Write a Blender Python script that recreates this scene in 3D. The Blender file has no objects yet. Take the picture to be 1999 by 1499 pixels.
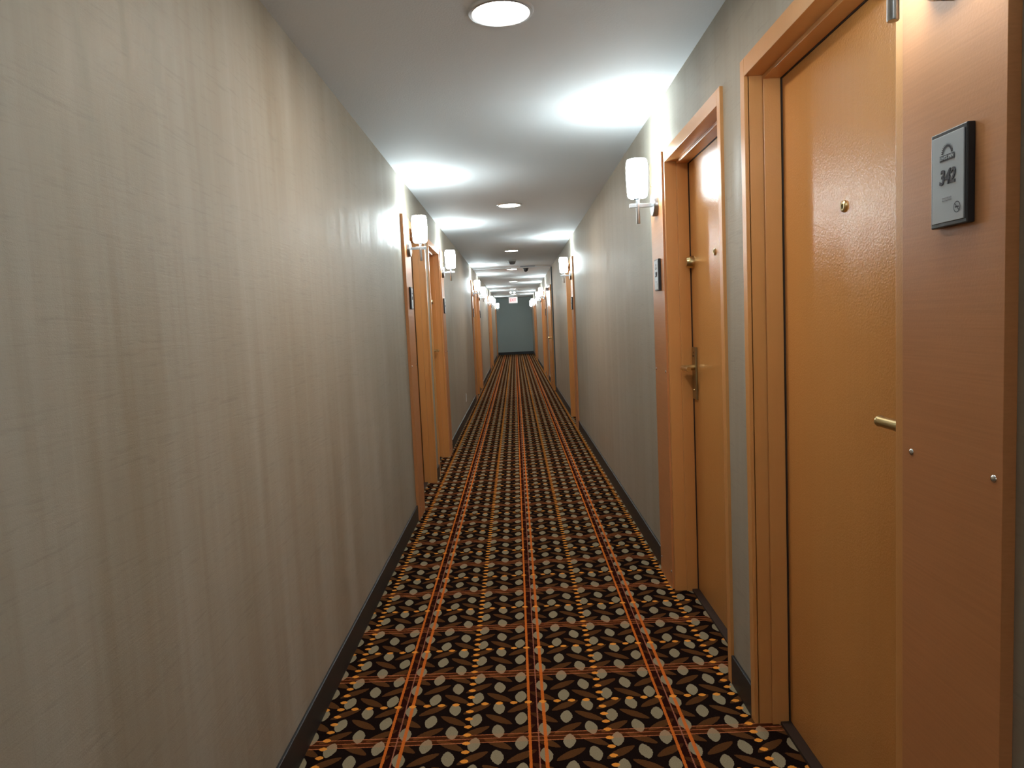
import bpy, bmesh, math, random
from mathutils import Vector, Matrix
random.seed(7)
PI = math.pi
SC = bpy.context.scene
COL = SC.collection

# ------------------------------------------------------------------ camera, world, exposure
A = 0.763            # half width of the corridor
H = 2.44             # ceiling height
Y_BACK, Y_END = -3.9, 31.3
F_PX, PITCH, YAW, ROLL, CAM_H = 1408.69, 0.085024, -0.007559, 0.045694, 1.3865
cam_data = bpy.data.cameras.new('camera')
cam = bpy.data.objects.new('camera', cam_data)
COL.objects.link(cam)
cam_data.sensor_fit = 'HORIZONTAL'
cam_data.sensor_width = 36.0
cam_data.lens = 36.0 * F_PX / 1999.0
cam_data.clip_start = 0.05
fwd = Vector((math.sin(YAW) * math.cos(PITCH), math.cos(YAW) * math.cos(PITCH), -math.sin(PITCH)))
rgt = Vector((math.cos(YAW), -math.sin(YAW), 0))
up = rgt.cross(fwd)
r2 = rgt * math.cos(ROLL) - up * math.sin(ROLL)
u2 = rgt * math.sin(ROLL) + up * math.cos(ROLL)
m = Matrix.Identity(4)
for i in range(3):
    m[i][0], m[i][1], m[i][2] = r2[i], u2[i], -fwd[i]
m.translation = (0, 0, CAM_H)
cam.matrix_world = m
SC.camera = cam

world = bpy.data.worlds.new('world')
SC.world = world
world.use_nodes = True
world.node_tree.nodes['Background'].inputs[0].default_value = (0.6, 0.7, 0.8, 1)
world.node_tree.nodes['Background'].inputs[1].default_value = 0.0

SC.view_settings.view_transform = 'Standard'
SC.view_settings.look = 'None'
SC.view_settings.gamma = 1.0
SC.view_settings.use_curve_mapping = False
SC.view_settings.exposure = 0.62
SC.cycles.use_denoising = True
SC.cycles.max_bounces = 10
SC.cycles.diffuse_bounces = 6
SC.cycles.glossy_bounces = 4
SC.cycles.sample_clamp_indirect = 4.0

SCONCE_W = 6.6         # watts of the lamp in every wall sconce
SHADE_E = 36.0         # glow of the frosted shades
DOWN_E = 92.0          # glow of the ceiling lenses
LAMP_COL = (0.82, 0.97, 1.0)
DOWN_COL = (1.0, 0.91, 0.79)

# ------------------------------------------------------------------ node helpers
class S:
    """a value socket with arithmetic"""
    def __init__(self, nt, sock): self.nt, self.s = nt, sock
    def _m(self, op, *o, clamp=False):
        n = self.nt.nodes.new('ShaderNodeMath'); n.operation = op; n.use_clamp = clamp
        for i, v in enumerate((self,) + o):
            if isinstance(v, S): self.nt.links.new(v.s, n.inputs[i])
            else: n.inputs[i].default_value = float(v)
        return S(self.nt, n.outputs[0])
    def __add__(self, o): return self._m('ADD', o)
    def __sub__(self, o): return self._m('SUBTRACT', o)
    def __mul__(self, o): return self._m('MULTIPLY', o)
    def __truediv__(self, o): return self._m('DIVIDE', o)
    def abs(self): return self._m('ABSOLUTE')
    def max(self, o): return self._m('MAXIMUM', o)
    def min(self, o): return self._m('MINIMUM', o)
    def pow(self, o): return self._m('POWER', o)
    def lt(self, o): return self._m('LESS_THAN', o)
    def wrap(self, period, centre=0.0):
        """distance (signed) to the nearest line centre + n * period"""
        n = self.nt.nodes.new('ShaderNodeMath'); n.operation = 'WRAP'
        self.nt.links.new(self.s, n.inputs[0])
        n.inputs[1].default_value = centre + period / 2
        n.inputs[2].default_value = centre - period / 2
        return S(self.nt, n.outputs[0]) - centre

def new_mat(name, rough=0.5, metal=0.0, col=(0.5, 0.5, 0.5), spec=0.5):
    mt = bpy.data.materials.new(name); mt.use_nodes = True
    nt = mt.node_tree; b = nt.nodes['Principled BSDF']
    b.inputs['Base Color'].default_value = (*col, 1)
    b.inputs['Roughness'].default_value = rough
    b.inputs['Metallic'].default_value = metal
    b.inputs['Specular IOR Level'].default_value = spec
    return mt, nt, b

def position(nt):
    g = nt.nodes.new('ShaderNodeNewGeometry')
    x = nt.nodes.new('ShaderNodeSeparateXYZ')
    nt.links.new(g.outputs['Position'], x.inputs[0])
    return g.outputs['Position'], [S(nt, x.outputs[i]) for i in range(3)]

def noise(nt, vec, scale, detail=3, rough=0.5, stretch=(1, 1, 1), dist=0.0):
    mp = nt.nodes.new('ShaderNodeMapping'); mp.inputs['Scale'].default_value = stretch
    nt.links.new(vec, mp.inputs[0])
    n = nt.nodes.new('ShaderNodeTexNoise')
    n.inputs['Scale'].default_value = scale; n.inputs['Detail'].default_value = detail
    n.inputs['Roughness'].default_value = rough; n.inputs['Distortion'].default_value = dist
    nt.links.new(mp.outputs[0], n.inputs['Vector'])
    return S(nt, n.outputs['Fac'])

def remap(nt, s, a, b, c, d):
    n = nt.nodes.new('ShaderNodeMapRange')
    nt.links.new(s.s, n.inputs[0])
    for i, v in enumerate((a, b, c, d)): n.inputs[i + 1].default_value = v
    return S(nt, n.outputs[0])

def mix(nt, fac, a, b):
    n = nt.nodes.new('ShaderNodeMix'); n.data_type = 'RGBA'
    if isinstance(fac, S): nt.links.new(fac.s, n.inputs[0])
    else: n.inputs[0].default_value = fac
    for k, v in ((6, a), (7, b)):
        if isinstance(v, tuple): n.inputs[k].default_value = (*v, 1)
        else: nt.links.new(v, n.inputs[k])
    return n.outputs[2]

def bump(nt, b, h, strength, dist):
    n = nt.nodes.new('ShaderNodeBump')
    n.inputs['Strength'].default_value = strength; n.inputs['Distance'].default_value = dist
    nt.links.new(h.s, n.inputs['Height']); nt.links.new(n.outputs[0], b.inputs['Normal'])

# ------------------------------------------------------------------ materials
def wallpaper():
    mt, nt, b = new_mat('wallpaper', 0.42, spec=0.34)
    P, (x, y, z) = position(nt)
    st = noise(nt, P, 1.0, 4, 0.6, (1, 6.0, 0.35))          # broad vertical brushing
    fs = noise(nt, P, 1.0, 3, 0.6, (1, 34.0, 1.3))           # narrow vertical brushing
    wv = noise(nt, P, 1.0, 4, 0.6, (1, 3.2, 55.0), 1.4)      # fine wavy horizontal ribs
    wv2 = noise(nt, P, 1.0, 2, 0.5, (1, 14.0, 120.0), 0.6)
    gr = noise(nt, P, 420, 2, 0.6)
    f = remap(nt, st * 0.72 + fs * 0.28, 0.36, 0.64, 0, 1)
    c = mix(nt, f, (0.320, 0.272, 0.205), (0.405, 0.375, 0.315))
    ribs = remap(nt, wv * 0.6 + wv2 * 0.4, 0.34, 0.46, 0.90, 1.0)
    m2 = nt.nodes.new('ShaderNodeMix'); m2.data_type = 'RGBA'; m2.blend_type = 'MULTIPLY'; m2.inputs[0].default_value = 1
    nt.links.new(c, m2.inputs[6])
    cc = nt.nodes.new('ShaderNodeCombineColor')
    for k in range(3): nt.links.new(ribs.s, cc.inputs[k])
    nt.links.new(cc.outputs[0], m2.inputs[7])
    nt.links.new(m2.outputs[2], b.inputs['Base Color'])
    nt.links.new(remap(nt, fs * 0.5 + st * 0.5, 0.35, 0.65, 0.42, 0.62).s, b.inputs['Roughness'])
    bump(nt, b, wv * 0.55 + wv2 * 0.4 + gr * 0.45 + fs * 0.3, 0.42, 0.0016)
    return mt

def painted(name, col, rough=0.6, grain=200, bs=0.15, spec=0.4):
    mt, nt, b = new_mat(name, rough, col=col, spec=spec)
    P, _ = position(nt)
    bump(nt, b, noise(nt, P, grain, 3, 0.6), bs, 0.002)
    return mt

def laminate(name, c0, c1, rough, horiz=False, peel=0.12):
    mt, nt, b = new_mat(name, rough)
    P, _ = position(nt)
    st = (60, 5, 260) if horiz else (60, 60, 2.2)
    n = noise(nt, P, 1.0, 4, 0.6, st)
    n2 = noise(nt, P, 3.0, 2, 0.5)
    nt.links.new(mix(nt, remap(nt, n * 0.6 + n2 * 0.4, 0.35, 0.65, 0, 1), c0, c1), b.inputs['Base Color'])
    bump(nt, b, noise(nt, P, 190, 2, 0.5) + n * 0.2, peel, 0.0025)
    return mt

def carpet():
    mt, nt, b = new_mat('patterned carpet', 1.0, spec=0.0)
    P, (x, y, z) = position(nt)
    # slight irregularity of the woven outline
    x = x + (noise(nt, P, 160, 2, 0.5) - 0.5) * 0.006
    y = y + (noise(nt, P, 173, 2, 0.5) - 0.5) * 0.006
    CX, CY = 0.159, 0.148
    X0, Y0 = 0.040, 2.206
    def ell(px, py, cx, cy, rx, ry, power=2.0, rot=0.0, perx=CX, pery=CY):
        dx = px.wrap(perx, cx); dy = py.wrap(pery, cy)
        if rot:
            c, s = math.cos(rot), math.sin(rot)
            dx, dy = dx * c + dy * s, dy * c - dx * s
        return ((dx.abs() / rx).pow(power) + (dy.abs() / ry).pow(power)).lt(1.0)
    grey = ell(x, y, X0, Y0, 0.0212, 0.0405, 1.6, 0.12).max(ell(x, y, X0 + CX / 2, Y0 + CY / 2, 0.0212, 0.0405, 1.6, -0.12))
    lf = ell(x, y, X0 + CX / 2, Y0, 0.058, 0.0172, 1.6, math.atan2(0.059, 0.09))
    lf = lf.max(ell(x, y, X0, Y0 + CY / 2, 0.058, 0.0172, 1.6, -math.atan2(0.063, 0.087)))
    PX, PY = CX * 3, CY * 3
    def vline(c, w): return x.wrap(PX, c).abs().lt(w)
    def hline(c, w): return y.wrap(PY, c).abs().lt(w)
    fuzz = noise(nt, P, 380, 2, 0.6)
    bg = mix(nt, remap(nt, fuzz, 0.3, 0.7, 0, 1), (0.0065, 0.0038, 0.0034), (0.017, 0.0095, 0.008))
    leaf = mix(nt, remap(nt, fuzz, 0.3, 0.7, 0, 1), (0.075, 0.030, 0.011), (0.125, 0.052, 0.019))
    c = mix(nt, lf, bg, leaf)
    YC = 2.313
    c = mix(nt, hline(YC, 0.024) * 0.15, c, (0.40, 0.10, 0.02))
    c = mix(nt, vline(X0 - 0.026, 0.026) * 0.45, c, (0.045, 0.007, 0.004))
    for dy, st in ((-0.023, 0.62), (0.0, 0.5), (0.022, 0.62)):
        c = mix(nt, hline(YC + dy, 0.0021) * st, c, (0.66, 0.21, 0.085))
    c = mix(nt, vline(X0 - 0.022, 0.0022) * 0.8, c, (0.42, 0.15, 0.09))
    taupe = mix(nt, remap(nt, fuzz, 0.3, 0.7, 0, 1), (0.24, 0.200, 0.128), (0.35, 0.295, 0.195))
    c = mix(nt, grey * 0.96, c, taupe)
    c = mix(nt, grey * hline(YC, 0.026) * 0.22, c, (0.62, 0.22, 0.09))
    oc = mix(nt, remap(nt, fuzz, 0.3, 0.7, 0, 1), (0.54, 0.118, 0.017), (0.76, 0.19, 0.032))
    c = mix(nt, vline(X0 - 0.051, 0.0048) * 0.93, c, oc)
    c = mix(nt, vline(X0 + 0.001, 0.0058) * 0.93, c, oc)
    gold = mix(nt, remap(nt, fuzz, 0.3, 0.7, 0, 1), (0.80, 0.26, 0.035), (0.98, 0.42, 0.07))
    od = ell(x, y, -0.224, 2.190, 0.0138, 0.0105, 1.6, 0, PX, CY / 3)
    od = od.max(ell(x, y, X0 - 0.053, YC + PY / 2, 0.0138, 0.0105, 1.6, 0, CX / 3, PY))
    c = mix(nt, od * 0.92, c, gold)
    nt.links.new(c, b.inputs['Base Color'])
    bump(nt, b, noise(nt, P, 500, 2, 0.6), 0.5, 0.004)
    return mt

def emitter(name, col, strength):
    mt, nt, b = new_mat(name, 0.4, col=(0.9, 0.9, 0.9))
    b.inputs['Emission Color'].default_value = (*col, 1)
    b.inputs['Emission Strength'].default_value = strength
    return mt

M = {
    'wall': wallpaper(),
    'end': painted('end wall paint', (0.34, 0.40, 0.39), 0.6),
    'ceiling': painted('ceiling paint', (0.62, 0.645, 0.665), 0.75, 130, 0.35),
    'carpet': carpet(),
    'base': painted('dark vinyl base', (0.020, 0.021, 0.023), 0.45, 60, 0.05),
    'door': laminate('door enamel', (0.585, 0.262, 0.073), (0.605, 0.274, 0.079), 0.22, peel=0.3),
    'frame': laminate('frame enamel', (0.635, 0.295, 0.092), (0.66, 0.31, 0.10), 0.34),
    'panel': laminate('panel laminate', (0.50, 0.205, 0.075), (0.58, 0.245, 0.095), 0.38, True, 0.06),
    'nickel': new_mat('brushed nickel', 0.32, 1.0, (0.55, 0.57, 0.60))[0],
    'brass': new_mat('satin brass', 0.28, 1.0, (0.62, 0.49, 0.25))[0],
    'antique': new_mat('antique brass plate', 0.38, 1.0, (0.36, 0.30, 0.17))[0],
    'steel': new_mat('polished screw steel', 0.2, 1.0, (0.75, 0.75, 0.75))[0],
    'black': painted('black plastic', (0.018, 0.019, 0.024), 0.35, 80, 0.03),
    'dark': new_mat('gap shadow paint', 0.8, 0, (0.035, 0.016, 0.009))[0],
    'ink': new_mat('dark ink', 0.6, 0, (0.035, 0.035, 0.05))[0],
    'faint': new_mat('faint ink', 0.6, 0, (0.40, 0.40, 0.46))[0],
    'plate': painted('satin sign face', (0.42, 0.45, 0.48), 0.35, 300, 0.02),
    'shade': emitter('frosted glass shade', LAMP_COL, SHADE_E),
    'lens': emitter('ceiling light lens', DOWN_COL, DOWN_E),
    'white': painted('white plastic', (0.62, 0.64, 0.64), 0.45, 90, 0.02),
    'trimmetal': new_mat('light trim ring', 0.35, 0.6, (0.55, 0.56, 0.58))[0],
    'greyp': painted('grey plastic', (0.20, 0.20, 0.22), 0.5, 90, 0.02),
    'jamb': painted('blue grey steel jamb', (0.09, 0.12, 0.13), 0.5),
    'exitface': emitter('exit sign face', (1.0, 0.80, 0.78), 0.30),
    'exitred': emitter('exit sign letters', (1.0, 0.02, 0.05), 0.25),
    'emerg': emitter('emergency lamp glass', (0.9, 1.0, 1.0), 1.6),
}

M['exitred'].node_tree.nodes['Principled BSDF'].inputs['Base Color'].default_value = (0.7, 0.02, 0.04, 1)
M['exitface'].node_tree.nodes['Principled BSDF'].inputs['Base Color'].default_value = (0.6, 0.55, 0.55, 1)

# ------------------------------------------------------------------ mesh helpers
class MB:
    def __init__(self): self.bm = bmesh.new()
    def box(self, x0, x1, y0, y1, z0, z1, bev=0.0):
        g = bmesh.ops.create_cube(self.bm, size=1.0)
        vs = g['verts']
        bmesh.ops.scale(self.bm, vec=(abs(x1 - x0), abs(y1 - y0), abs(z1 - z0)), verts=vs)
        bmesh.ops.translate(self.bm, vec=((x0 + x1) / 2, (y0 + y1) / 2, (z0 + z1) / 2), verts=vs)
        if bev:
            es = list({e for v in vs for e in v.link_edges})
            bmesh.ops.bevel(self.bm, geom=es, offset=bev, segments=2, affect='EDGES', profile=0.6)
        return self
    def lathe(self, prof, axis='z', seg=32, origin=(0, 0, 0), sx=1.0, smooth=True):
        """prof: list of (radius, height) along axis"""
        rings = []
        for r, h in prof:
            ring = []
            n = 1 if r < 1e-6 else seg
            for k in range(n):
                t = 2 * PI * k / seg
                a, b_ = r * math.cos(t), r * math.sin(t) * sx
                p = {'z': (a, b_, h), 'x': (h, a, b_), 'y': (b_, h, a)}[axis]
                ring.append(self.bm.verts.new([p[i] + origin[i] for i in range(3)]))
            rings.append(ring)
        for r0, r1 in zip(rings, rings[1:]):
            for k in range(seg):
                k1 = (k + 1) % seg
                if len(r0) == 1 and len(r1) == 1: continue
                if len(r0) == 1: f = (r0[0], r1[k], r1[k1])
                elif len(r1) == 1: f = (r0[k], r1[0], r0[k1])
                else: f = (r0[k], r1[k], r1[k1], r0[k1])
                try:
                    fc = self.bm.faces.new(f); fc.smooth = smooth
                except ValueError: pass
        return self
    def add_mesh(self, me, mat):
        tmp = bmesh.new(); tmp.from_mesh(me); tmp.transform(mat)
        t2 = bpy.data.meshes.new('tmp'); tmp.to_mesh(t2); tmp.free()
        self.bm.from_mesh(t2); bpy.data.meshes.remove(t2)
        return self
    def build(self, name, mat, parent=None, loc=(0, 0, 0), auto=True):
        bmesh.ops.recalc_face_normals(self.bm, faces=self.bm.faces)
        me = bpy.data.meshes.new(name); self.bm.to_mesh(me); self.bm.free()
        me.materials.append(M[mat] if isinstance(mat, str) else mat)
        if auto and any(p.use_smooth for p in me.polygons):
            me.set_sharp_from_angle(angle=math.radians(35))
        o = bpy.data.objects.new(name, me); COL.objects.link(o)
        o.location = loc
        if parent: o.parent = parent
        return o

def tag(o, label, cat, group=None, kind=None):
    if label: o['label'] = label
    if cat: o['category'] = cat
    if group: o['group'] = group
    if kind: o['kind'] = kind
    return o

def empty(name, loc=(0, 0, 0), rz=0.0):
    o = bpy.data.objects.new(name, None); COL.objects.link(o)
    o.location = loc; o.rotation_euler = (0, 0, rz); o.empty_display_size = 0.1
    return o

KIDS = {}
def kids(o): return [c for c in bpy.data.objects if c.parent == o]

def copy_tree(o, parent=None):
    c = o.copy(); COL.objects.link(c); c.parent = parent
    for ch in kids(o): copy_tree(ch, c)
    return c

def text_mesh(body, size, shear=0.0, bold=0.0, extrude=0.0006):
    cu = bpy.data.curves.new('txt', 'FONT'); cu.body = body; cu.size = size
    cu.align_x = 'CENTER'; cu.align_y = 'CENTER'; cu.shear = shear; cu.offset = bold; cu.extrude = extrude
    cu.resolution_u = 4
    ob = bpy.data.objects.new('txt', cu); COL.objects.link(ob)
    dg = bpy.context.evaluated_depsgraph_get(); dg.update()
    me = bpy.data.meshes.new_from_object(ob.evaluated_get(dg))
    bpy.data.objects.remove(ob); bpy.data.curves.remove(cu)
    return me

# ------------------------------------------------------------------ layout along the corridor
MODULE = 7.96
SHIFT = 3.98
REC = 0.103                     # depth of the door face behind the wall face
OPEN_Z = 2.12
FACE = 0.039
# opening = (y0, y1) rough openings seen from the corridor
def pair(base):                 # base = far edge of the near opening
    return dict(near=(base - 0.903, base), far=(base + 0.307, base + 1.210),
                panel_near=(base - 1.234, base - 0.945), panel_far=(base + 1.240, base + 1.520))
R = [pair(2.335), pair(2.335 + MODULE), pair(2.335 + 2 * MODULE), pair(2.335 + 3 * MODULE - 0.05)]
L = [pair(2.335 + SHIFT + i * MODULE) for i in range(3)]
right_open = [R[0]['near'], R[0]['far'], R[1]['near'], R[2]['near'], R[2]['far'], R[3]['near'], R[3]['far']]
L4 = pair(2.335 + SHIFT + 3 * MODULE)
left_open = [L[0]['near'], L[0]['far'], L[1]['near'], L[1]['far'], L[2]['near'], L[2]['far'], L4['near']]

# ------------------------------------------------------------------ shell
def wall(side, s, opens, mat='wall'):
    w = MB(); T = 0.165
    def seg(y0, y1, z0, z1):
        w.box(s * A, s * (A + T), y0, y1, z0, z1)
    y = Y_BACK
    for y0, y1 in opens:
        seg(y, y0 - 0.02, 0, H + 0.05)
        seg(y0 - 0.02, y1 + 0.02, OPEN_Z + 0.02, H + 0.05)
        y = y1 + 0.02
    seg(y, Y_END, 0, H + 0.05)
    w.box(s * (A + T), s * (A + T + 0.03), Y_BACK, Y_END, 0, H + 0.05)
    o = w.build('wall_' + side, mat)
    return tag(o, f'long {side} corridor wall in brushed taupe wallpaper with recessed doors', 'wall', kind='structure')
wall('right', 1, right_open)
wall('left', -1, left_open)
tag(MB().box(-A - 0.2, A + 0.2, Y_END, Y_END + 0.1, 0, H + 0.05).build('wall_far', 'end'),
    'plain blue grey wall closing the far end of the corridor', 'wall', kind='structure')
tag(MB().box(-A - 0.2, A + 0.2, Y_BACK - 0.1, Y_BACK, 0, H + 0.05).build('wall_back', 'wall'),
    'wallpapered wall behind the viewer', 'wall', kind='structure')
tag(MB().box(-A - 0.2, A + 0.2, Y_BACK - 0.1, Y_END + 0.1, -0.1, 0).build('floor', 'carpet'),
    'dark brown carpet with taupe dots, brown leaves and orange stripes', 'floor', kind='structure')
tag(MB().box(-A - 0.2, A + 0.2, Y_BACK - 0.1, Y_END + 0.1, H, H + 0.1).build('ceiling', 'ceiling'),
    'plain pale grey corridor ceiling with sconce glow patches', 'ceiling', kind='structure')

def baseboard(side, s, opens, panels):
    w = MB(); hb, t = 0.112, 0.011
    blocks = sorted([(a - FACE, b + FACE) for a, b in opens] + [tuple(p) for p in panels])
    y = Y_BACK
    for a, b in blocks:
        if a - y > 0.03: w.box(s * A, s * (A - t), y, a, 0, hb, 0.003)
        y = max(y, b)
    w.box(s * A, s * (A - t), y, Y_END, 0, hb, 0.003)
    tag(w.build('baseboard_' + side, 'base'), f'black vinyl baseboard along the {side} wall', 'baseboard', kind='structure')
right_panels = [R[0]['panel_near'], R[0]['panel_far'], R[1]['panel_near'], R[2]['panel_near'], R[2]['panel_far'],
                R[3]['panel_near'], R[3]['panel_far']]
left_panels = [(-2.875, -2.585), L[0]['panel_near'], L[0]['panel_far'], L[1]['panel_near'], L[1]['panel_far'],
               L[2]['panel_near'], L[2]['panel_far'], L4['panel_near']]
baseboard('right', 1, right_open, right_panels)
baseboard('left', -1, left_open, left_panels)
tag(MB().box(-A + 0.011, A - 0.011, Y_END - 0.012, Y_END, 0, 0.112, 0.003).build('baseboard_far', 'base'),
    'black vinyl baseboard under the end wall', 'baseboard', kind='structure')

# ------------------------------------------------------------------ doors (local: x<0 is the corridor, wall face at x=0, y along the wall)
def make_door(name, w, lock):
    """w = clear width between the outer reveals, lock=+1: lock stile on the far side"""
    root = empty(name)
    hw = w / 2
    f = MB()
    P = -0.012
    # flush face casing
    f.box(P, 0.004, -hw - FACE, -hw, 0, OPEN_Z + 0.055, 0.0015)
    f.box(P, 0.004, hw, hw + FACE, 0, OPEN_Z + 0.055, 0.0015)
    f.box(P, 0.004, -hw, hw, OPEN_Z, OPEN_Z + 0.055, 0.0015)
    # outer reveal
    f.box(0.0, 0.150, -hw - 0.019, -hw, 0, OPEN_Z + 0.019)
    f.box(0.0, 0.150, hw, hw + 0.019, 0, OPEN_Z + 0.019)
    f.box(0.0, 0.150, -hw, hw, OPEN_Z, OPEN_Z + 0.019)
    # stop, stepping into the opening
    f.box(0.044, 0.098, -hw, -hw + 0.012, 0, OPEN_Z, 0.002)
    f.box(0.044, 0.098, hw - 0.012, hw, 0, OPEN_Z, 0.002)
    f.box(0.044, 0.098, -hw + 0.012, hw - 0.012, OPEN_Z - 0.014, OPEN_Z, 0.002)
    f.build('door_frame', 'frame', root)
    MB().box(REC, REC + 0.045, -hw + 0.006, hw - 0.006, 0.012, OPEN_Z - 0.006, 0.0012).build('door_leaf', 'door', root)
    MB().box(0.070, 0.155, -hw, hw, 0.0, 0.011).build('threshold', 'dark', root)
    # dark strips painted in for the shaded gap behind the stop
    MB().box(REC - 0.004, REC + 0.002, -hw + 0.001, -hw + 0.0142, 0.012, OPEN_Z - 0.012).box(
        REC - 0.004, REC + 0.002, hw - 0.0142, hw - 0.001, 0.012, OPEN_Z - 0.012).box(
        REC - 0.004, REC + 0.002, -hw + 0.016, hw - 0.016, OPEN_Z - 0.0165, OPEN_Z - 0.008).build('gap_shadow', 'dark', root)
    # peephole
    py = 0.018
    MB().lathe([(0.0062, REC - 0.003), (0.0066, REC - 0.0065), (0.0105, REC - 0.0070), (0.0145, REC - 0.0045), (0.0155, REC + 0.001)],
               'x', 28, (0, py, 1.646)).build('peephole', 'brass', root)
    MB().lathe([(0, REC - 0.0045), (0.0035, REC - 0.0038), (0.0063, REC - 0.002)], 'x', 20, (0, py, 1.646)).build('peephole_lens', 'black', root)
    # deadbolt, tapered
    ly = lock * (hw - 0.058)
    MB().lathe([(0.0, REC - 0.036), (0.021, REC - 0.036), (0.0235, REC - 0.033), (0.030, REC - 0.004), (0.030, REC + 0.001)],
               'x', 28, (0, ly, 1.634)).build('deadbolt', 'brass', root)
    pl = MB().box(REC - 0.010, REC + 0.001, ly - 0.034, ly + 0.034, 0.975, 1.228, 0.003).build('lock_plate', 'antique', root)
    MB().box(REC - 0.0115, REC - 0.009, ly - 0.008, ly + 0.016, 1.182, 1.188).box(
        REC - 0.0115, REC - 0.009, ly - 0.003, ly + 0.003, 1.198, 1.206).build('card_slot', 'dark', pl)
    lv = MB()
    lv.lathe([(0.0135, REC - 0.008), (0.0135, REC - 0.060), (0.011, REC - 0.070), (0, REC - 0.070)], 'x', 20, (0, ly, 1.130))
    d = -lock
    lv.lathe([(0, ly + d * -0.010), (0.0115, ly + d * -0.010), (0.0125, ly), (0.0118, ly + d * 0.105), (0.0128, ly + d * 0.108),
              (0.0115, ly + d * 0.115), (0, ly + d * 0.115)], 'y', 20, (REC - 0.062, 0, 1.130), 0.95)
    lv.build('lever_handle', 'brass', pl)
    MB().lathe([(0.0, REC - 0.014), (0.006, REC - 0.014), (0.008, REC - 0.009)], 'x', 16, (0, ly, 1.02)).build('key_cylinder', 'brass', pl)
    return root

W0 = 0.903
proto_near = make_door('door_1', W0, -1)     # lock on the near side
proto_far = make_door('door_2', W0, 1)
used = {'n': False, 'f': False}
counter = [0]
def place_door(kind, s, o, label, group=None):
    """kind: 'n' lock towards the viewer, 'f' lock away from the viewer"""
    local = kind if s > 0 else ('f' if kind == 'n' else 'n')
    pr = proto_near if local == 'n' else proto_far
    if not used[local]: d = pr; used[local] = True
    else: d = copy_tree(pr)
    counter[0] += 1
    d.location = (s * A, (o[0] + o[1]) / 2, 0)
    d.rotation_euler = (0, 0, 0 if s > 0 else PI)
    d.name = f'door_{counter[0]}'
    tag(d, label, 'door', group or 'recessed guest room doors', 'structure')
    return d
place_door('n', 1, R[0]['near'], 'nearest orange tan door, beside the sign reading 342')
place_door('f', 1, R[0]['far'], 'orange tan door with round deadbolt just beyond door 342')
place_door('n', -1, L[0]['near'], 'nearest door recess on the left wall, behind the first left sconce')
place_door('f', -1, L[0]['far'], 'second door recess on the left wall, before the second left sconce')
place_door('n', 1, R[1]['near'], 'single recessed door midway along the right wall, before the fire door')
place_door('n', -1, L[1]['near'], 'third door recess on the left wall, past the wall outlet')
place_door('f', -1, L[1]['far'], 'fourth door recess on the left wall, past the wall outlet')
place_door('n', 1, R[2]['near'], 'first recessed door on the right beyond the open fire door')
place_door('f', 1, R[2]['far'], 'second recessed door on the right beyond the open fire door')
place_door('n', -1, L[2]['near'], 'fifth door recess on the left wall, far down the corridor')
place_door('f', -1, L[2]['far'], 'sixth door recess on the left wall, far down the corridor')
place_door('n', 1, R[3]['near'], 'right door recess second from the end wall')
place_door('f', 1, R[3]['far'], 'right door recess closest to the end wall')
place_door('n', -1, L4['near'], 'left door recess closest to the end wall')

# ------------------------------------------------------------------ laminate panels beside the doors
def make_panel():
    root = empty('wall_panel')
    MB().box(-0.021, 0.0, -0.1445, 0.1445, 0, OPEN_Z + 0.055, 0.0008).build('board', 'panel', root)
    for z in (0.085, 1.107, 2.06):
        for y in (-0.124, 0.112):
            MB().lathe([(0, -0.0245), (0.0035, -0.0242), (0.0062, -0.0222), (0.0068, -0.0205)], 'x', 14, (0, y, z)).build('screw', 'steel', root)
    return root
P0 = make_panel(); first = [True]
def place_panel(s, p, label):
    o = P0 if first[0] else copy_tree(P0)
    first[0] = False
    o.location = (s * A, (p[0] + p[1]) / 2, 0); o.rotation_euler = (0, 0, 0 if s > 0 else PI)
    tag(o, label, 'wall panel', 'laminate panels beside the doors')
    return (p[0] + p[1]) / 2

# ------------------------------------------------------------------ sconces
def make_sconce():
    """local: wall panel face at x=0, corridor at x<0, z=0 at the arm"""
    root = empty('wall_sconce')
    MB().lathe([(0, -0.0245), (0.046, -0.0245), (0.0545, -0.022), (0.0575, -0.017), (0.0575, 0.0)], 'x', 40).build('back_plate', 'nickel', root)
    MB().box(-0.136, -0.020, -0.0065, 0.0065, -0.0095, 0.0095, 0.0015).build('arm', 'nickel', root)
    MB().lathe([(0, -0.090), (0.0088, -0.090), (0.0096, -0.088), (0.0096, 0.028), (0.022, 0.034), (0.022, 0.040), (0, 0.040)],
               'z', 28, (-0.093, 0, 0)).build('stem', 'nickel', root)
    sh = MB().lathe([(0.0, 0.0365), (0.036, 0.037), (0.046, 0.042), (0.0505, 0.055), (0.0545, 0.135), (0.0550, 0.190), (0.052, 0.215), (0.0475, 0.227),
                     (0.0445, 0.2265), (0.0485, 0.214), (0.0515, 0.189), (0.051, 0.135), (0.047, 0.058), (0.040, 0.045), (0, 0.042)],
                    'z', 36, (-0.093, 0, 0)).build('glass_shade', 'shade', root)
    ld = bpy.data.lights.new('sconce_lamp', 'POINT')
    ld.energy = SCONCE_W; ld.color = LAMP_COL; ld.shadow_soft_size = 0.03
    lo = bpy.data.objects.new('sconce_lamp', ld); COL.objects.link(lo)
    lo.location = (-0.093, 0, 0.222); lo.parent = root
    return root
S0 = make_sconce(); sfirst = [True]
def place_sconce(s, y, label):
    o = S0 if sfirst[0] else copy_tree(S0)
    sfirst[0] = False
    o.location = (s * (A - 0.021), y, 1.945); o.rotation_euler = (0, 0, 0 if s > 0 else PI)
    tag(o, label, 'wall lamp', 'frosted glass sconces on the corridor walls')

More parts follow.
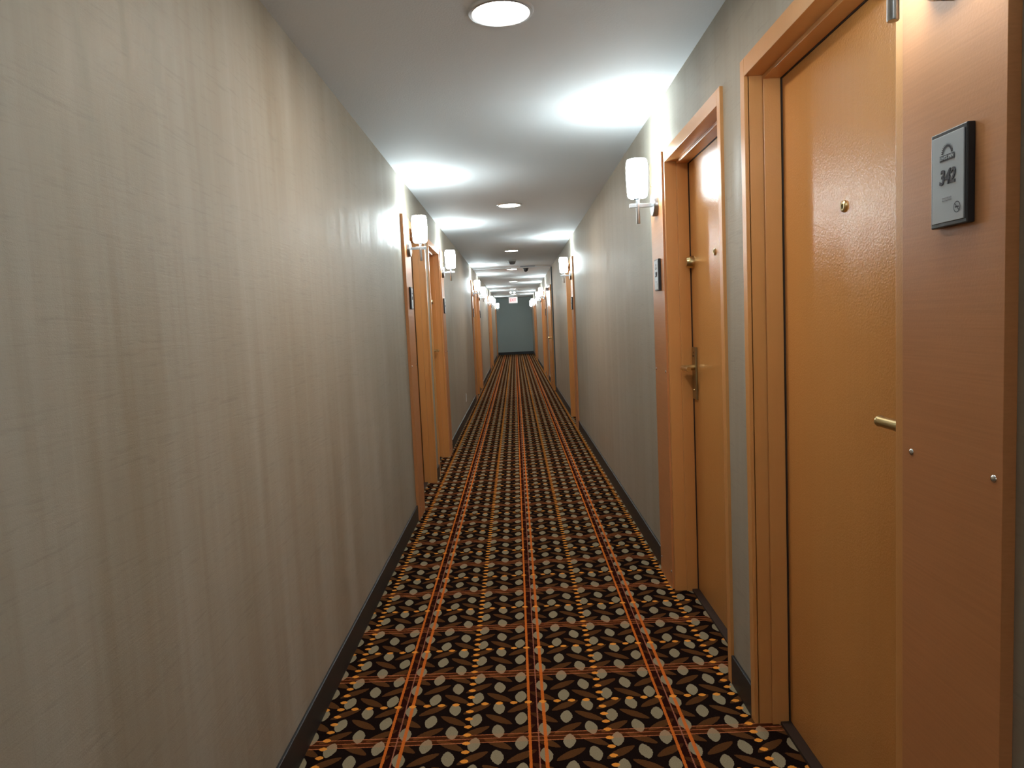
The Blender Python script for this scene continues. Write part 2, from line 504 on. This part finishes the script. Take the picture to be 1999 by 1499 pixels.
# ------------------------------------------------------------------ room signs
def make_sign(number):
    """local: panel face at x=0, corridor at x<0; seen from the corridor on the right wall the reading direction is +y reversed"""
    root = empty('room_sign')
    MB().box(-0.013, 0, -0.050, 0.050, -0.079, 0.079, 0.002).build('sign_frame', 'black', root)
    MB().box(-0.0150, -0.012, -0.0435, 0.0435, -0.0715, 0.0715, 0.0006).build('sign_plate', 'plate', root)
    # text plane: local text x -> -y, text y -> z, facing -x
    TM = Matrix(((0, 0, -1, -0.0152), (-1, 0, 0, 0), (0, 1, 0, 0), (0, 0, 0, 1)))
    em = MB()
    # rays and arch of the rising sun above a banner
    n = 15
    def poly(pts):
        vs = [em.bm.verts.new((TM @ Vector((px, py, 0.0004)))) for px, py in pts]
        em.bm.faces.new(vs)
    cx, cy = 0.0, 0.040
    for k in range(n):
        t0, t1 = PI * k / n, PI * (k + 1) / n
        poly([(cx + 0.0105 * math.cos(t0), cy + 0.0105 * math.sin(t0)), (cx + 0.0135 * math.cos(t0), cy + 0.0135 * math.sin(t0)),
              (cx + 0.0135 * math.cos(t1), cy + 0.0135 * math.sin(t1)), (cx + 0.0105 * math.cos(t1), cy + 0.0105 * math.sin(t1))])
        tm = (t0 + t1) / 2
        poly([(cx + 0.0130 * math.cos(t0), cy + 0.0130 * math.sin(t0)), (cx + 0.0172 * math.cos(tm), cy + 0.0172 * math.sin(tm)),
              (cx + 0.0130 * math.cos(t1), cy + 0.0130 * math.sin(t1))])
    poly([(-0.0205, 0.0285), (0.0205, 0.0285), (0.0205, 0.0385), (-0.0205, 0.0385)])
    e = em.build('emblem', 'ink', root)
    if number:
        MB().add_mesh(text_mesh('DAYS INN', 0.0082, 0, 0.0001), TM @ Matrix.Translation((0, 0.0335, 0.0008))).build('emblem_text', 'plate', e)
        MB().add_mesh(text_mesh(number, 0.0335, 0.22, 0.0008), TM @ Matrix.Translation((0, 0.001, 0.0004)) @ Matrix.Scale(0.88, 4, (1, 0, 0))).build('room_number', 'ink', root)
    else:
        q = MB()
        for dx in (-0.014, 0.0, 0.014):
            q.box(-0.0158, -0.0150, dx - 0.005, dx + 0.005, -0.011, 0.012)
        q.build('room_number', 'ink', root)
    br = MB()
    for r_ in range(2):
        for c_ in range(6):
            br.box(-0.0156, -0.0150, 0.012 - c_ * 0.0045, 0.014 - c_ * 0.0045, -0.033 - r_ * 0.004, -0.031 - r_ * 0.004)
    br.build('braille', 'faint', root)
    ns = MB()
    c0 = (-0.026, -0.051)      # text coordinates mirrored below
    def poly2(pts):
        vs = [ns.bm.verts.new((TM @ Vector((px, py, 0.0004)))) for px, py in pts]
        ns.bm.faces.new(vs)
    ccx, ccy = 0.0275, -0.051
    for k in range(24):
        t0, t1 = 2 * PI * k / 24, 2 * PI * (k + 1) / 24
        poly2([(ccx + a_ * math.cos(t), ccy + a_ * math.sin(t)) for a_, t in ((0.0078, t0), (0.0092, t0), (0.0092, t1), (0.0078, t1))])
    c_, s_ = math.cos(-0.8), math.sin(-0.8)
    poly2([(ccx + u * c_ - v * s_, ccy + u * s_ + v * c_) for u, v in ((-0.008, -0.0007), (0.008, -0.0007), (0.008, 0.0007), (-0.008, 0.0007))])
    poly2([(ccx - 0.005, ccy - 0.001), (ccx + 0.005, ccy - 0.001), (ccx + 0.005, ccy + 0.0012), (ccx - 0.005, ccy + 0.0012)])
    ns.build('no_smoking_symbol', 'ink', root)
    return root
sign342 = make_sign('342')
sign340 = make_sign('340')
sign_far = make_sign(None)
sgn_first = [True]
def place_sign(s, y, label, proto=None, z=1.592):
    if proto is None:
        proto = sign_far if sgn_first[0] else copy_tree(sign_far)
        sgn_first[0] = False
    proto.location = (s * (A - 0.021), y, z); proto.rotation_euler = (0, 0, 0 if s > 0 else PI)
    tag(proto, label, 'sign', 'room number signs')

SPOTS = [
    (-1, (-2.875, -2.585), 'laminate panel added behind the viewer to carry the unseen sconce', 'unseen sconce added behind the viewer to light the near walls', None, None),  # unseen sconce and panel, added to brighten the near walls
    (1, R[0]['panel_near'], 'brown laminate panel holding the sign reading 342',
     'sconce partly cut off by the top edge of the photo, above the 342 sign', 'black framed grey sign with a sun emblem, reading 342', sign342),
    (1, R[0]['panel_far'], 'laminate panel under the large right sconce, beyond the second door',
     'nearest fully visible sconce on the right wall, beside the second door', 'black framed sign seen edge on under the large right sconce', sign340),
    (-1, L[0]['panel_near'], 'nearest laminate panel on the left wall, before the first door recess',
     'nearest sconce on the left wall', 'glossy sign under the nearest left sconce', None),
    (-1, L[0]['panel_far'], 'second laminate panel on the left wall, after the second door recess',
     'second sconce from the viewer on the left wall', 'sign under the second left sconce', None),
    (1, R[1]['panel_near'], 'laminate panel under the third right sconce, before the ceiling camera',
     'third sconce on the right wall, standing alone midway', 'sign under the lone sconce midway along the right wall', None),
    (-1, L[1]['panel_near'], 'third laminate panel on the left wall, past the wall outlet',
     'third sconce on the left wall, level with the smoke detector', 'sign with a dark lower edge under the third left sconce', None),
    (-1, L[1]['panel_far'], 'fourth laminate panel on the left wall', 'fourth sconce on the left wall, just beyond the ceiling camera', 'sign under the fourth left sconce', None),
    (1, R[2]['panel_near'], 'laminate panel just beyond the open fire door on the right',
     'first sconce on the right beyond the open fire door', 'sign just beyond the open fire door', None),
    (1, R[2]['panel_far'], 'second laminate panel on the right beyond the open fire door',
     'second sconce on the right beyond the open fire door', None, None),
    (-1, L[2]['panel_near'], 'fifth laminate panel on the left wall, far down the corridor', 'fifth sconce on the left wall, far down the corridor', None, None),
    (-1, L[2]['panel_far'], 'sixth laminate panel on the left wall, far down the corridor', 'sixth sconce on the left wall, level with the exit sign', None, None),
    (1, R[3]['panel_near'], 'right laminate panel level with the exit sign', 'right sconce level with the exit sign, second from the end wall', None, None),
    (1, R[3]['panel_far'], 'right laminate panel closest to the end wall', 'right sconce closest to the end wall', None, None),
    (-1, L4['panel_near'], 'left laminate panel closest to the end wall', 'left sconce closest to the end wall', None, None),
]
for s, p, lp, ls, lg, pr in SPOTS:
    yc = place_panel(s, p, lp)
    place_sconce(s, yc, ls)
    if lg: place_sign(s, yc + (-0.022 if s > 0 else 0.0), lg, pr)

# ------------------------------------------------------------------ ceiling lights
def make_down():
    root = empty('ceiling_light')
    MB().lathe([(0.0935, 0.004), (0.0935, -0.007), (0.099, -0.010), (0.109, -0.008), (0.114, 0.0)], 'z', 56).build('trim_ring', 'trimmetal', root)
    MB().lathe([(0, -0.0085), (0.06, -0.008), (0.094, -0.005)], 'z', 56).build('lens', 'lens', root)
    return root
D0 = make_down()
dl = ['large round ceiling light cut by the top edge of the photo', 'second round ceiling light from the viewer',
      'third round ceiling light, just before the smoke detector', 'fourth round ceiling light, beside the black camera dome',
      'fifth round ceiling light, beyond the camera dome', 'sixth round ceiling light, before the emergency lamps',
      'last round ceiling light, behind the exit sign']
for i, y in enumerate([2.55, 6.60, 10.75, 14.45, 18.75, 22.9, 27.5]):
    o = D0 if i == 0 else copy_tree(D0)
    o.location = (0, y, H); tag(o, dl[i], 'ceiling light', 'round ceiling lights in a row')
o = copy_tree(D0); o.location = (0, -1.5, H)  # extra light out of view, added for the near part of the walls
tag(o, 'unseen round ceiling light added behind the viewer to light the near walls', 'ceiling light', 'round ceiling lights in a row')

# ------------------------------------------------------------------ ceiling fittings
r = empty('smoke_detector', (0.0, 12.4, H)); tag(r, 'grey round smoke detector on the ceiling', 'smoke detector')
MB().lathe([(0.072, 0), (0.072, -0.018), (0.066, -0.026)], 'z', 32).build('base', 'white', r)
MB().lathe([(0.064, -0.022), (0.058, -0.050), (0.046, -0.066), (0.028, -0.074), (0, -0.075)], 'z', 32).build('sensor_cap', 'greyp', r)

r = empty('security_camera', (0.261, 14.2, H)); tag(r, 'small black dome security camera on the ceiling', 'camera')
MB().lathe([(0.056, 0), (0.056, -0.026), (0.050, -0.036)], 'z', 32).build('base', 'black', r)
MB().lathe([(0.047, -0.030)] + [(0.047 * math.cos(t), -0.036 - 0.050 * math.sin(t)) for t in [k * PI / 16 for k in range(9)]], 'z', 32).build('dome', 'black', r)

r = empty('ceiling_vent', (0.293, 13.82, H)); tag(r, 'low flat ceiling vent in front of the camera dome', 'vent')
v = MB(); v.box(-0.14, 0.14, -0.075, -0.060, -0.012, 0).box(-0.14, 0.14, 0.060, 0.075, -0.012, 0).box(-0.14, -0.125, -0.06, 0.06, -0.012, 0).box(0.125, 0.14, -0.06, 0.06, -0.012, 0)
v.build('vent_frame', 'greyp', r)
v = MB()
for k in range(7): v.box(-0.125, 0.125, -0.052 + k * 0.0165, -0.046 + k * 0.0165, -0.010, 0)
v.build('slats', 'greyp', r)
tag(MB().box(-A, A, 14.02, 14.12, H - 0.016, H, 0.002).build('trim_1', 'ceiling'),
    'shallow painted header crossing the ceiling at the camera dome', 'trim', kind='structure')
tag(MB().box(A - 0.022, A, 14.06, 14.13, 0.112, H - 0.016, 0.002).build('trim_2', 'jamb'),
    'dark blue grey jamb strip on the right wall before the fire door', 'trim', kind='structure')

# open corridor door lying against the right wall
r = empty('fire_door', (A - 0.012, 14.15, 0)); tag(r, 'orange wooden fire door folded open against the right wall, brass knob', 'door')
MB().box(-0.040, 0, 0, 1.16, 0.012, 2.09, 0.002).build('door_leaf', 'door', r)
MB().lathe([(0.030, -0.040), (0.030, -0.046), (0.012, -0.050), (0.011, -0.066), (0.024, -0.074), (0.029, -0.088), (0.024, -0.101), (0, -0.105)],
           'x', 24, (0, 0.115, 1.045)).build('knob', 'brass', r)
MB().box(-0.088, -0.040, 0.52, 0.84, 2.00, 2.055, 0.004).box(-0.075, -0.065, 0.10, 0.60, 2.058, 2.07).build('door_closer', 'greyp', r)
for z in (0.25, 1.05, 1.85):
    MB().lathe([(0.008, -0.05), (0.008, 0.05)], 'z', 12, (-0.02, 1.167, z)).build('hinge', 'brass', r)

# emergency lamps and exit sign
r = empty('emergency_light', (-0.027, 24.3, H)); tag(r, 'white twin headed emergency lamp on the ceiling before the exit sign', 'emergency light')
MB().box(-0.08, 0.08, -0.035, 0.035, -0.030, 0, 0.005).build('housing', 'white', r)
for dx in (-0.062, 0.062):
    h_ = MB().lathe([(0.018, 0.035), (0.036, 0.010), (0.040, -0.030), (0.036, -0.032)], 'y', 24, (dx, 0, -0.060)).build('lamp_head', 'white', r)
    MB().lathe([(0.036, -0.031), (0.02, -0.036), (0, -0.037)], 'y', 24, (dx, 0, -0.060)).build('lamp_glass', 'emerg', h_)
r = empty('exit_sign', (-0.02, 25.5, H)); tag(r, 'small white hanging sign with red letters reading EXIT', 'exit sign')
MB().box(-0.155, 0.155, -0.022, 0.022, -0.385, -0.170, 0.004).build('housing', 'white', r)
MB().box(-0.148, 0.148, -0.0245, -0.021, -0.378, -0.177).build('sign_face', 'exitface', r)
MB().lathe([(0.009, 0), (0.009, -0.172)], 'z', 12).box(-0.06, 0.06, -0.03, 0.03, -0.02, 0, 0.003).build('hanger', 'white', r)
TX = Matrix(((1, 0, 0, 0), (0, 0, -1, -0.0255), (0, 1, 0, -0.278), (0, 0, 0, 1)))
MB().add_mesh(text_mesh('EXIT', 0.135, 0, 0.0), TX @ Matrix.Scale(0.80, 4, (1, 0, 0))).build('letters', 'exitred', r)

# outlet low on the left wall
r = empty('wall_outlet', (-A, 10.53, 0.32)); tag(r, 'small white outlet low on the left wall', 'outlet')
MB().box(0, 0.006, -0.036, 0.036, -0.058, 0.058, 0.002).build('cover_plate', 'white', r)
MB().box(0.006, 0.0085, -0.017, 0.017, 0.008, 0.036, 0.001).box(0.006, 0.0085, -0.017, 0.017, -0.036, -0.008, 0.001).build('sockets', 'white', r)
